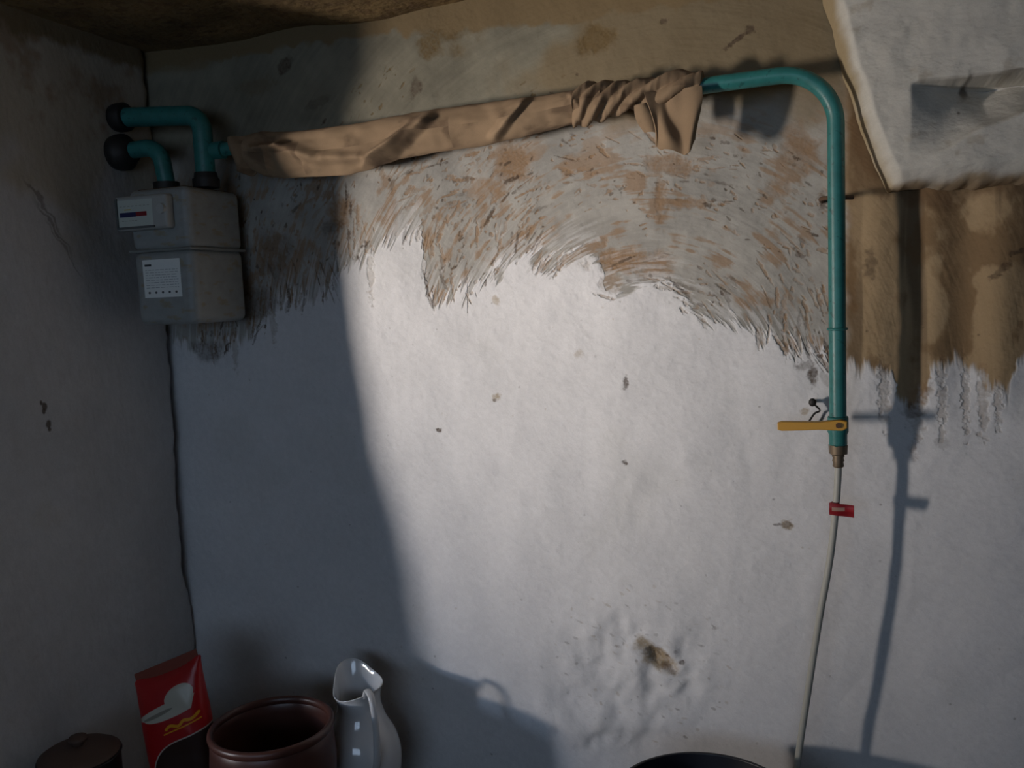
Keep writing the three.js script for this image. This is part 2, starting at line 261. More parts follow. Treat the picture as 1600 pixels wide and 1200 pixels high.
{
  // the plaster stops short of the back wall: an open crack runs down the corner
  const gap = (y) => 0.004 + 0.011 * sst(0.80, 0.90, y) * (1 - sst(1.46, 1.52, y)) * (0.8 + 1.4 * fbm(y * 22, 3, 3)) + 0.012 * sst(1.88, 1.92, y) * fbm(y * 30, 8, 2) + (vnoise(y * 60, 2) - 0.5) * 0.004;
  const zEnd = (y) => 0.60 + 0.17 * Math.max(0, 1.36 - y) + 0.05 * sst(1.70, 1.80, y) + (fbm(y * 4, 12, 3) - 0.5) * 0.02;
  const lx = (y, z) => XL + (fbm(y * 4 + 2, z * 4 + 1, 3) - 0.5) * 0.014 + (fbm(y * 16, z * 16, 2) - 0.5) * 0.002;
  const LV = [...range(-0.02, 0.5, 12), ...range(0.51, 2.09, 200)], LU = [-0.12, -0.04, ...range(0, 1, 80), 1.06, 1.2, 2];
  struct('wall_left', grid(LU, LV, (u, y) => {
    const g0 = gap(y) + wallZ(XL, y), e = zEnd(y);
    if (u < 0) return [XL + u * 0.6, y, g0 + 0.001];
    if (u > 1) return [XL - Math.min(1, u - 1) * 1.06 - 0.004, y, e];
    const z = g0 + (e - g0) * u, ed = 0.02 * Math.pow(Math.max(0, 1 - (1 - u) * (e - g0) / 0.025), 2), ec = 0.006 * Math.pow(Math.max(0, 1 - u * (e - g0) / 0.015), 2);
    return [lx(y, z) - ed - ec, y, z];
  }, (u, y, p) => [u > 1 ? 0.62 : p[2], (y - 0.5) / 1.6]), std({ map: leftTex, bumpMap: washBump, bumpScale: 0.0012, roughness: 0.95 }), 'dim whitewashed side wall left of the gas meter');
}
struct('wall_left_masonry', box(0.98, 2.2, 0.68, -1.92, 1.08, 0.2), std({ color: lin(0.3, 0.2, 0.12), roughness: 1 }), 'clay masonry core of the left wall');
const ceilTex = dataTex(1024, 1024, (i, j, c) => {
  const x = i / 512, y = j / 512, a = fbm(x * 7, y * 7, 5), b = fbm(x * 30, y * 30, 4), w = 0.6 + 0.7 * a + 0.2 * (b - 0.5);
  c[0] = 0.215 * w; c[1] = 0.140 * w; c[2] = 0.055 * w; if (b > 0.62) { c[0] *= 0.75; c[1] *= 0.7; c[2] *= 0.7; }
});
struct('ceiling', plain([grid(range(-2.5, 1.8, 180), range(-0.05, 3.3, 140), (x, z) => [x, 2.048 + (fbm(x * 5, z * 5, 3) - 0.5) * 0.02 + (fbm(x * 25, z * 25, 2) - 0.5) * 0.005, z], (x, z) => [x, z]), box(4.4, 0.1, 3.5, -0.35, 2.15, 1.62)]), std({ map: ceilTex, bumpMap: washBump, bumpScale: 0.003, roughness: 1 }), 'low sooty brown ceiling over the corner');
struct('floor', box(4.3, 0.1, 3.5, -0.35, -0.05, 1.62), std({ color: lin(0.13, 0.11, 0.09), roughness: 0.95 }), 'earth coloured kitchen floor');
struct('wall_right', box(0.15, 2.2, 3.5, 1.75, 1.05, 1.62), smokeMat, 'smoke darkened wall on the right of the kitchen');
struct('wall_front', plain([box(WIN.x0 + 2.55, 2.2, 0.15, (WIN.x0 - 2.55) / 2, 1.05, 3.3), box(1.85 - WIN.x1, 2.2, 0.15, (1.85 + WIN.x1) / 2, 1.05, 3.3), box(WIN.x1 - WIN.x0, WIN.y0 + 0.05, 0.15, (WIN.x0 + WIN.x1) / 2, (WIN.y0 - 0.05) / 2, 3.3), box(WIN.x1 - WIN.x0, 2.15 - WIN.y1, 0.15, (WIN.x0 + WIN.x1) / 2, (2.15 + WIN.y1) / 2, 3.3)]), smokeMat, 'smoke darkened wall behind the viewer');
{ // far left wall with the tall narrow opening
  const t = 0.10, xc = OPEN.x - 0.01 - t / 2, za = 0.45, zb = 3.3;
  struct('wall_far_left', plain([box(t, 2.2, OPEN.z0 - za, xc, 1.05, (za + OPEN.z0) / 2), box(t, 2.2, zb - OPEN.z1, xc, 1.05, (zb + OPEN.z1) / 2), box(t, OPEN.y0 + 0.05, OPEN.z1 - OPEN.z0, xc, (OPEN.y0 - 0.05) / 2, (OPEN.z0 + OPEN.z1) / 2), box(t, 2.15 - OPEN.y1, OPEN.z1 - OPEN.z0, xc, (2.15 + OPEN.y1) / 2, (OPEN.z0 + OPEN.z1) / 2)]), smokeMat, 'smoke darkened wall with a tall narrow window opening');
}

// ---------------------------------------------------------------- plastered hood, upper right
{
  const EDGE = [[1.64, 0.1187], [1.651, 0.1112], [1.667, 0.1016], [1.723, 0.0813], [1.784, 0.062], [1.854, 0.0427], [1.934, 0.0224], [2.06, -0.0076]];  // y -> left x
  const bot = (x) => 1.637 + (fbm(x * 28, 4, 3) - 0.5) * 0.016 - 0.003 * x;
  const D = 0.11;
  const hx = (u, v, y) => { const l = interp(EDGE, y, 1) + (fbm(y * 24, 6, 3) - 0.5) * 0.008; return mix(l, 0.80, u); };
  const ease = (d, r) => { const t = clamp(1 - d / r); return Math.sqrt(Math.max(0, 1 - t * t)); };
  const us = [...range(0, 0.045, 12), ...range(0.05, 0.45, 90), ...range(0.48, 1, 14)], vs = [...range(0, 0.07, 10), ...range(0.075, 1, 120)];
  const f = (u, v) => {
    const y0 = 1.637, y = y0 + v * (2.055 - y0), x = hx(u, v, y), yy = v < 0.05 ? mix(bot(x), y, v / 0.05) : y;
    const co2 = fbm(x * 18, y * 18, 2);
    const dl = u * (0.80 - interp(EDGE, y, 1)), db = v * (2.055 - y0);
    let z = D * ease(dl, 0.022) * ease(db, 0.030) + 0.02 * v + (fbm(x * 9, y * 9, 3) - 0.5) * 0.012 + (fbm(x * 45, y * 45, 2) - 0.5) * 0.003;
    // the hollow: a sharp lip above, a steep left side, rising out again towards the lower right
    const lip = 1.793 + (fbm(x * 20, 2, 2) - 0.5) * 0.005 - 0.02 * Math.max(0, x - 0.3), ty = lip - y, dep = mix(0.115, 0.060, sst(0.14, 0.32, x + (co2 - 0.5) * 0.05));
    const hol = sst(0, 0.006, ty) * Math.pow(clamp(1 - Math.max(0, ty) / dep), 0.8) * Math.min(0.105, 0.95 * Math.max(0, x - 0.140 + 0.02 * (fbm(y * 30, 1, 2) - 0.5)));
    z -= hol;
    return [x, yy, Math.max(-0.005, z) - 0.004];
  };
  const hoodTex = dataTex(1024, 640, (i, j, c) => {   // x 0..0.8, y 1.6..2.1
    const x = i / 1280, y = 1.6 + 0.5 * j / 640, co = fbm(x * 14, y * 14, 5), fi = fbm(x * 90, y * 90, 3);
    let w = 0.92 + 0.18 * (co - 0.5) + 0.14 * (fi - 0.5), R = 0.65 * w, G = 0.61 * w, B = 0.53 * w;
    const put = (C, a) => { R = mix(R, C[0], a); G = mix(G, C[1], a); B = mix(B, C[2], a); };
    const e = x - interp(EDGE, y, 1); put([0.36, 0.26, 0.12], 0.85 * (1 - sst(0.002, 0.016, e + (co - 0.5) * 0.03)));
    put(DARK, 0.8 * (1 - sst(0.25, 1, Math.hypot((x - 0.222) / 0.009, (y - 1.783) / 0.018) + (fi - 0.5) * 0.8)));
    put(DARK, 0.7 * (1 - sst(0.2, 1, Math.hypot((x - 0.212) / 0.004, (y - 1.745) / 0.004))));
    put(STAIN, 0.8 * (1 - sst(1.638, 1.652, y + (fbm(x * 40, y * 40, 3) - 0.5) * 0.02)));
    put(TAN, 0.35 * sst(0.66, 0.78, fbm(x * 30 + 7, y * 30, 4)));
    const g = 0.95 + 0.1 * hash(i, j); c[0] = R * g; c[1] = G * g; c[2] = B * g;
  });
  struct('chimney_hood', grid(us, vs, f, (u, v, p) => [p[0] / 0.8, (p[1] - 1.6) / 0.5]), std({ map: hoodTex, bumpMap: washBump, bumpScale: 0.0012, roughness: 0.95 }), 'rounded whitewashed plaster hood jutting from the upper right wall');
}

// ---------------------------------------------------------------- materials for things
const paintTex = dataTex(256, 256, (i, j, c) => { const w = 0.85 + 0.35 * (fbm(i / 18, j / 18, 4) - 0.5) - 0.35 * sst(0.70, 0.78, fbm(i / 9 + 50, j / 9, 3)); c[0] = 0.034 * w; c[1] = 0.205 * w; c[2] = 0.190 * w; });
paintTex.repeat.set(6, 6);
const greenMat = std({ map: paintTex, roughness: 0.42 });
const ironMat = std({ color: lin(0.035, 0.032, 0.030), roughness: 0.6, metalness: 0.5 });
const rustMat = std({ color: lin(0.10, 0.055, 0.03), roughness: 0.85 });
const brassMat = std({ color: lin(0.20, 0.15, 0.10), roughness: 0.5, metalness: 0.6 });
const PZ = 0.082;
const ya = (x) => 1.812 + (x + 1.08) / 0.9 * 0.018;

// ---------------------------------------------------------------- gas pipe along the wall
{
  const t = thing('gas_pipe', 'teal painted gas pipe bending down the wall right of the wrapped cloth', 'pipe');
  mesh('pipe', bentPipe([[-1.155, ya(-1.15), 0.094], [-1.0, ya(-1.0), PZ], [0.034, 1.833, PZ], [0.034, 1.236, PZ]], 0.085, 0.0135), greenMat, t);
  const c = plain([new THREE.TorusGeometry(0.0145, 0.0022, 8, 24).rotateX(Math.PI / 2).translate(0.034, 1.417, PZ)]);
  mesh('weld_ring', c, greenMat, t);
}
{
  const t = thing('pipe_hook', 'rusty iron wall hook holding the vertical teal pipe', 'hook', [0.034, 1.63, 0]);
  mesh('shank', plain([tube([[-0.021, 0.002, -0.02], [-0.021, 0.002, 0.052], [-0.005, 0.001, 0.0655], [0.012, 0, 0.0665], [0.026, 0, 0.058]], 0.0035, 30, 8)]), rustMat, t);
}
// ---------------------------------------------------------------- valve with the yellow lever
{
  const t = thing('gas_valve', 'yellow lever gas valve at the lower end of the teal pipe', 'valve', [0.034, 1.25, PZ]);
  mesh('body', lathe([[0, 0.022], [0.016, 0.022], [0.0165, 0.018], [0.0165, -0.004], [0.0145, -0.008], [0.0145, -0.024], [0.0135, -0.027], [0, -0.027]], 24), greenMat, t);
  mesh('hex_nut', new THREE.CylinderGeometry(0.0155, 0.0148, 0.015, 6).rotateY(0.3).translate(0, -0.0335, 0), brassMat, t);
  mesh('hose_nozzle', lathe([[0, -0.040], [0.0095, -0.040], [0.0100, -0.046], [0.0085, -0.047], [0.0098, -0.053], [0.0082, -0.054], [0.0092, -0.062], [0.0065, -0.064], [0, -0.064]], 20), brassMat, t);
  const s = new THREE.Shape(); s.moveTo(-0.094, -0.006); s.lineTo(-0.088, -0.0075); s.lineTo(-0.03, -0.0055); s.lineTo(0.006, -0.0065); s.lineTo(0.012, -0.003); s.lineTo(0.012, 0.006); s.lineTo(0.004, 0.008); s.lineTo(-0.03, 0.0045); s.lineTo(-0.088, 0.005); s.lineTo(-0.094, 0.003); s.closePath();
  const lever = new THREE.ExtrudeGeometry(s, { depth: 0.012, bevelEnabled: true, bevelThickness: 0.002, bevelSize: 0.0015, bevelSegments: 2 }).translate(0, 0.010, 0.014);
  const h = mesh('lever', lever, std({ color: lin(0.58, 0.30, 0.035), roughness: 0.45 }), t);
  mesh('lever_screw', new THREE.CylinderGeometry(0.0045, 0.0045, 0.004, 6).rotateX(Math.PI / 2).translate(0, 0.011, 0.0295), rustMat, h);
}
{
  const t = thing('nail', 'bent black nail stuck in the wall behind the yellow lever', 'nail', [-0.006, 1.288, 0]);
  mesh('head', new THREE.SphereGeometry(0.0065, 14, 10).scale(1, 1.1, 0.7).translate(0, 0, 0.026), ironMat, t);
  mesh('shank', tube([[0, 0, -0.01], [0, 0, 0.01], [0, 0, 0.026]], 0.003, 8, 8), ironMat, t);
  mesh('wire', tube([[0.001, -0.002, 0.02], [0.012, -0.016, 0.016], [0.004, -0.020, 0.018], [-0.006, -0.034, 0.02], [-0.017, -0.048, 0.016]], 0.0018, 24, 6), ironMat, t);
}
// ---------------------------------------------------------------- hose
{
  const pts = [[0.034, 1.215, PZ], [0.034, 1.186, PZ], [0.030, 1.12, 0.084], [0.020, 1.03, 0.086], [0.003, 0.93, 0.088], [-0.018, 0.789, 0.086], [-0.038, 0.647, 0.082], [-0.055, 0.50, 0.078], [-0.075, 0.25, 0.07], [-0.09, 0.012, 0.07]];
  const t = thing('gas_hose', 'thin pale rubber gas hose hanging from the valve down the wall', 'hose');
  mesh('tube', tube(pts, 0.0058, 110, 14), std({ color: lin(0.42, 0.41, 0.36), roughness: 0.45 }), t);
  const tp = document.createElement('canvas'); tp.width = 64; tp.height = 64; const g = tp.getContext('2d');
  g.fillStyle = '#8e1a22'; g.fillRect(0, 0, 64, 64); g.fillStyle = '#b08c7c'; g.fillRect(6, 18, 58, 17); g.fillStyle = '#a02028'; g.fillRect(40, 14, 24, 24);
  const tx = new THREE.CanvasTexture(tp); tx.colorSpace = THREE.SRGBColorSpace;
  const tag = sheet((u, v) => [0.0195 + 0.0385 * u, 1.1275 - 0.0205 * v - 0.004 * u, 0.092 + 0.002 * Math.sin(v * 5) + 0.0015 * Math.sin(u * 6)], 14, 8, 0.0018);
  const p = tag.attributes.position, uv = tag.attributes.uv; for (let i = 0; i < p.count; i++) uv.setXY(i, (p.getX(i) - 0.0195) / 0.0385, (p.getY(i) - 1.1035) / 0.024);
  mesh('tape_flag', tag, std({ map: tx, roughness: 0.5 }), t).userData.label = 'red and pale tape wrapped on the hose';
  mesh('tape_band', new THREE.CylinderGeometry(0.0072, 0.0072, 0.021, 18).rotateZ(0.08).translate(0.0290, 1.117, 0.0845), std({ color: lin(0.24, 0.02, 0.025), roughness: 0.5 }), t);
}

// ---------------------------------------------------------------- cloth round the pipe
const clothTex = dataTex(512, 512, (i, j, c) => {
  const w = 0.86 + 0.30 * (fbm(i / 60, j / 60, 5) - 0.5) + 0.06 * ((i + j) % 2) + 0.10 * (hash(i, j) - 0.5);
  const d = sst(0.52, 0.72, fbm(i / 90 + 20, j / 70, 5));
  c[0] = mix(0.295, 0.17, d) * w; c[1] = mix(0.200, 0.110, d) * w; c[2] = mix(0.118, 0.064, d) * w;
});
clothTex.repeat.set(3.2, 3.2);
const clothMat = std({ map: clothTex, roughness: 0.95 });
{
  const t = thing('wrapping_cloth', 'dusty tan cloth wrapped and knotted round the horizontal pipe', 'cloth');
  const TAB = [[-1.085, 0.020, -0.028], [-1.071, 0.022, -0.042], [-1.033, 0.025, -0.062], [-0.989, 0.021, -0.070], [-0.931, 0.017, -0.073], [-0.847, 0.017, -0.077], [-0.792, 0.018, -0.070], [-0.738, 0.021, -0.060], [-0.66, 0.021, -0.056], [-0.584, 0.021, -0.055], [-0.51, 0.021, -0.049], [-0.45, 0.019, -0.043], [-0.392, 0.021, -0.036], [-0.35, 0.020, -0.030]];
  // wrapped length: a tube hanging slack below the pipe, with sagging pleats
  const ridge = (x, y, x0, y0, x1, y1, w, a) => { // a pleat along a segment, rounded on one side and cut under on the other
    const dx = x1 - x0, dy = y1 - y0, L = Math.hypot(dx, dy), s = ((x - x0) * dx + (y - y0) * dy) / L / L, d = (-(x - x0) * dy + (y - y0) * dx) / L;
    const bow = d + 0.16 * L * (s * (1 - s)) * Math.sign(a) * 0.5, k = sst(-0.1, 0.15, s) * (1 - sst(0.85, 1.1, s));
    return Math.abs(a) * k * (sst(-w, w * 0.15, bow) - sst(w * 0.15, w * 2.4, bow));
  };
  const f = (u, v) => {
    const x = mix(-1.088, -0.345, u), top = interp(TAB, x, 1), bt = interp(TAB, x, 2), a = v * Math.PI * 2, cy = (top + bt) / 2, hy = (top - bt) / 2;
    const s = Math.sin(a), c = Math.cos(a);                            // a=0 front, up positive
    let yy = ya(x) + cy + hy * Math.sign(s) * Math.pow(Math.abs(s), 0.9), dep = 0.022 + 0.006 * fbm(x * 12, s * 2 + 5, 2), zz = PZ + 0.001 + c * dep * (s < 0 ? 1 - 0.38 * s * s : 1);
    if (c > 0) {
      const q = Math.min(1, c * 2.2);
      zz += q * (ridge(x, yy, -0.985, 1.800, -0.90, 1.768, 0.010, 0.018) + ridge(x, yy, -0.90, 1.768, -0.80, 1.764, 0.009, 0.016) + ridge(x, yy, -0.79, 1.752, -0.655, 1.822, 0.012, 0.024) + ridge(x, yy, -0.81, 1.750, -0.70, 1.805, 0.008, 0.016)
        + ridge(x, yy, -0.545, 1.770, -0.475, 1.835, 0.008, 0.015) + ridge(x, yy, -1.05, 1.80, -0.97, 1.803, 0.007, 0.015) + ridge(x, yy, -1.01, 1.808, -1.015, 1.76, 0.006, 0.014) + ridge(x, yy, -0.40, 1.84, -0.375, 1.80, 0.006, 0.007)
        + 0.012 * (fbm(x * 18, yy * 30, 3) - 0.5));
    } else zz = Math.max(zz, 0.030);
    yy += 0.004 * (fbm(x * 30, s * 2 + c + 9, 2) - 0.5);
    return [x, yy, zz];
  };
  const g = grid(range(0, 1, 260), range(0, 1, 72), f, (u, v, p) => [p[0] * 1.0, v * 0.25]);
  const capAt = (u) => grid([0, 1], range(0, 1, 72), (k, v) => { const p = f(u, v); return k ? p : [p[0] + (u ? 0.004 : -0.004), ya(p[0]), PZ]; }, (k, v, p) => [p[1], p[2]]);
  mesh('wrap', plain([g, capAt(0), capAt(1)]), clothMat, t);
  // twisted part with helical pleats
  const tw = (u, v) => {
    const x = mix(-0.392, -0.178, u), a = v * Math.PI * 2, R = 0.0245 + 0.003 * Math.sin(u * 9) - 0.006 * sst(0.75, 1, u) + 0.003 * sst(0.25, 0, u);
    const ph = 4 * a - 34 * u - 5 * Math.sin(u * 3.1) + 1.6 * fbm(u * 9, 2, 2), pl = Math.pow(0.5 + 0.5 * Math.sin(ph), 0.7) * 0.0085 + Math.pow(0.5 + 0.5 * Math.sin(a * 3 - u * 21 + 1), 0.8) * 0.004;
    const r = R - 0.006 + pl + 0.004 * (fbm(u * 22, Math.cos(a) * 2 + Math.sin(a) + 5, 2) - 0.5), low = Math.max(0, -Math.sin(a)) * 0.010 * (1 - sst(0.0, 0.5, u));
    return [x + 0.006 * Math.sin(a), ya(x) - 0.002 + Math.sin(a) * r - low, PZ + 0.002 + Math.cos(a) * r * 1.05];
  };
  const cap2 = (u) => grid([0, 1], range(0, 1, 60), (k, v) => { const p = tw(u, v); return k ? p : [p[0] + (u ? 0.003 : -0.003), ya(p[0]), PZ]; }, (k, v, p) => [p[1], p[2]]);
  mesh('twist', plain([grid(range(0, 1, 150), range(0, 1, 60), tw, (u, v, p) => [p[0], v * 0.16]), cap2(0), cap2(1)]), clothMat, t);
  // hanging tail with three folds
  const flap = (u, v) => {
    const top = mix(-0.268, -0.176, u), bx = mix(-0.250, -0.183, u), w = sst(0, 1, v);
    const bl = 1.722 + 0.006 * Math.sin(u * 7) + 0.014 * sst(0.80, 1, u) + 0.012 * sst(0.18, 0, u);
    const x = mix(top, bx, w) + 0.004 * Math.sin(v * 4 + u * 7), y = mix(1.823, bl, v);
    const fold = 0.0085 * Math.sin(u * 12.5 + 2.4 + v * 1.5) * (0.45 + 0.4 * v) * (1 - 0.5 * sst(0.75, 1, v)) - 0.018 * Math.exp(-Math.pow((u - 0.36 - 0.15 * v) / 0.16, 2)) * (1 - sst(0.3, 0.85, v));
    return [x, y, PZ + 0.028 + 0.004 * v + fold - 0.010 * v * v];
  };
  mesh('tail', sheet(flap, 60, 36, 0.0022), clothMat, t);
  mesh('tail_loop', sheet((u, v) => [mix(-0.286, -0.262, u) + 0.010 * Math.sin(v * 3.1) * (u - 0.2) + 0.014 * v * v, mix(1.806, 1.757 + 0.006 * (1 - u), v), PZ + 0.016 + 0.012 * Math.sin(u * 3.0) - 0.01 * v], 16, 20, 0.0022), clothMat, t);
  // the loose end at the meter side
  mesh('loose_end', sheet((u, v) => [mix(-1.098, -1.052, u) + 0.016 * v * (1 - u * 0.6), mix(ya(-1.07) + 0.018, 1.752 + 0.018 * Math.abs(u - 0.65), v), PZ + 0.020 + 0.010 * Math.sin(u * 5 + 0.5) + 0.004 * Math.sin(v * 6)], 24, 24, 0.0022), clothMat, t);
}

// ---------------------------------------------------------------- gas meter and its pipes
{
  const greyTex = dataTex(512, 512, (i, j, c) => { const w = 0.88 + 0.22 * (fbm(i / 50, j / 50, 5) - 0.5) + 0.05 * hash(i, j), d = sst(0.6, 0.8, fbm(i / 70 + 8, j / 40, 5)); c[0] = mix(0.31, 0.30, d) * w; c[1] = mix(0.325, 0.27, d) * w; c[2] = mix(0.315, 0.20, d) * w; });
  const grey = std({ map: greyTex, roughness: 0.5 });
  const t = thing('gas_meter', 'grey two-part metal gas meter hung in the dark corner', 'gas meter', [-1.2055, 1.467, 0.115]);
  const W = 0.141, D = 0.168;
  mesh('upper_case', box(W, 0.120, D, 0, 0.205, 0, 0.014), grey, t);
  mesh('lower_case', box(W, 0.146, D, 0, 0.073, 0, 0.016), grey, t);
  mesh('seam_flange', box(W + 0.007, 0.006, D + 0.007, 0, 0.1455, 0, 0.0025), std({ color: lin(0.20, 0.21, 0.20), roughness: 0.6 }), t);
  // dust lying on the lid
  mesh('dust', box(W - 0.03, 0.002, D - 0.03, 0, 0.2655, 0, 0.0009), std({ color: lin(0.10, 0.055, 0.03), roughness: 1 }), t).userData.label = 'brown dust on the lid';
  const reg = mesh('register', box(0.122, 0.066, 0.024, -0.022, 0.218, 0.094, 0.006), std({ color: lin(0.36, 0.37, 0.35), roughness: 0.45 }), t);
  const rc = document.createElement('canvas'); rc.width = 320; rc.height = 180; { const g = rc.getContext('2d');
    g.fillStyle = '#b9c2ba'; g.fillRect(0, 0, 320, 180); g.fillStyle = '#1e2450'; g.fillRect(14, 84, 150, 32); g.fillStyle = '#7c1e26'; g.fillRect(164, 84, 100, 30); g.fillStyle = '#8a8f86'; for (let k = 0; k < 8; k++) g.fillRect(20 + k * 36, 40, 20, 4); for (let k = 0; k < 5; k++) g.fillRect(30 + k * 30, 140, 22, 4); g.fillStyle = '#b9a54a'; g.fillRect(60, 62, 60, 6); }
  const rt = new THREE.CanvasTexture(rc); rt.colorSpace = THREE.SRGBColorSpace;
  mesh('dial', new THREE.PlaneGeometry(0.082, 0.05).translate(-0.034, 0.218, 0.1065), std({ map: rt, roughness: 0.3 }), reg).userData.label = 'pale dial with blue and red counter strip';
  mesh('dial_frame', plain([box(0.004, 0.058, 0.004, -0.077, 0.218, 0.1075), box(0.088, 0.004, 0.004, -0.034, 0.190, 0.1075)]), std({ color: lin(0.09, 0.10, 0.10), roughness: 0.5 }), reg);
  mesh('seal_knob', new THREE.CylinderGeometry(0.009, 0.010, 0.006, 20).rotateX(Math.PI / 2).translate(0.028, 0.222, 0.108), std({ color: lin(0.40, 0.41, 0.39), roughness: 0.4 }), reg);
  const lc = document.createElement('canvas'); lc.width = lc.height = 256; { const g = lc.getContext('2d');
    g.fillStyle = '#dfe3e0'; g.fillRect(0, 0, 256, 256); g.fillStyle = '#3a3f42'; g.fillRect(14, 30, 46, 14); g.fillStyle = '#9aa2a3';
    for (let r = 0; r < 8; r++) { let x = 16; const y = 68 + r * 17; while (x < 232) { const w = 8 + rnd() * 30; g.fillRect(x, y, Math.min(w, 238 - x), 4); x += w + 7; } }
    g.fillStyle = '#4a4f50'; for (let k = 0; k < 5; k++) { g.beginPath(); g.arc(34 + k * 46, 222, 8, 0, 6.3); g.fill(); } }
  const lt = new THREE.CanvasTexture(lc); lt.colorSpace = THREE.SRGBColorSpace;
  mesh('label_plate', box(0.089, 0.074, 0.0012, -0.0015, 0.091, 0.0848), std({ map: lt, roughness: 0.5 }), t).userData.label = 'white sticker with small print';
  mesh('hanger', box(0.05, 0.03, 0.11, 0, 0.05, -0.14), ironMat, t);
}
{
  const t = thing('meter_outlet_pipe', 'teal pipe arching from the side wall into the right meter port', 'pipe');
  mesh('pipe', bentPipe([[-1.375, 1.896, 0.115], [-1.163, 1.881, 0.10], [-1.163, 1.755, 0.10]], 0.034, 0.0195), greenMat, t);
  mesh('wall_flange', lathe([[0, -0.012], [0.027, -0.012], [0.029, -0.004], [0.029, 0.014], [0.023, 0.018], [0, 0.018]], 24).rotateZ(-Math.PI / 2).translate(-1.352, 1.894, 0.113), ironMat, t);
  mesh('union_nut', plain([new THREE.CylinderGeometry(0.027, 0.027, 0.018, 8).translate(-1.163, 1.747, 0.10), new THREE.CylinderGeometry(0.022, 0.024, 0.012, 20).translate(-1.163, 1.762, 0.10)]), ironMat, t);
  mesh('tee_collar', new THREE.CylinderGeometry(0.0165, 0.0175, 0.03, 20).rotateZ(Math.PI / 2).translate(-1.136, ya(-1.13) - 0.0005, 0.0935), greenMat, t);
}
{
  const t = thing('meter_inlet_pipe', 'short teal pipe curving from the side wall into the left meter port', 'pipe');
  mesh('pipe', bentPipe([[-1.375, 1.822, 0.122], [-1.252, 1.826, 0.122], [-1.246, 1.752, 0.118]], 0.036, 0.017), greenMat, t);
  mesh('wall_flange', lathe([[0, -0.012], [0.034, -0.012], [0.037, 0], [0.037, 0.014], [0.028, 0.022], [0.022, 0.034], [0, 0.034]], 24).rotateZ(-Math.PI / 2).translate(-1.352, 1.822, 0.122), ironMat, t);
  mesh('union_nut', plain([new THREE.CylinderGeometry(0.026, 0.026, 0.018, 8).translate(-1.246, 1.745, 0.118)]), ironMat, t);
}

// ---------------------------------------------------------------- table and the things on it
const TY = 0.50;
{
  const wood = std({ map: dataTex(512, 512, (i, j, c) => { const w = 0.7 + 0.5 * fbm(i / 140, j / 9, 4); c[0] = 0.10 * w; c[1] = 0.062 * w; c[2] = 0.038 * w; }), roughness: 0.8 });
  const t = thing('kitchen_table', 'low dark wooden table below the wall holding the crockery', 'table', [-0.35, 0, 0.45]);
  mesh('table_top', box(1.94, 0.035, 0.66, 0, TY - 0.0175, 0, 0.006), wood, t);
  for (const [x, z] of [[-0.9, -0.27], [0.9, -0.27], [-0.9, 0.27], [0.9, 0.27]]) mesh('leg', box(0.06, TY - 0.035, 0.06, x, (TY - 0.035) / 2, z, 0.004), wood, t);
  mesh('apron', plain([box(1.8, 0.07, 0.02, 0, TY - 0.07, -0.28), box(1.8, 0.07, 0.02, 0, TY - 0.07, 0.28)]), wood, t);
}
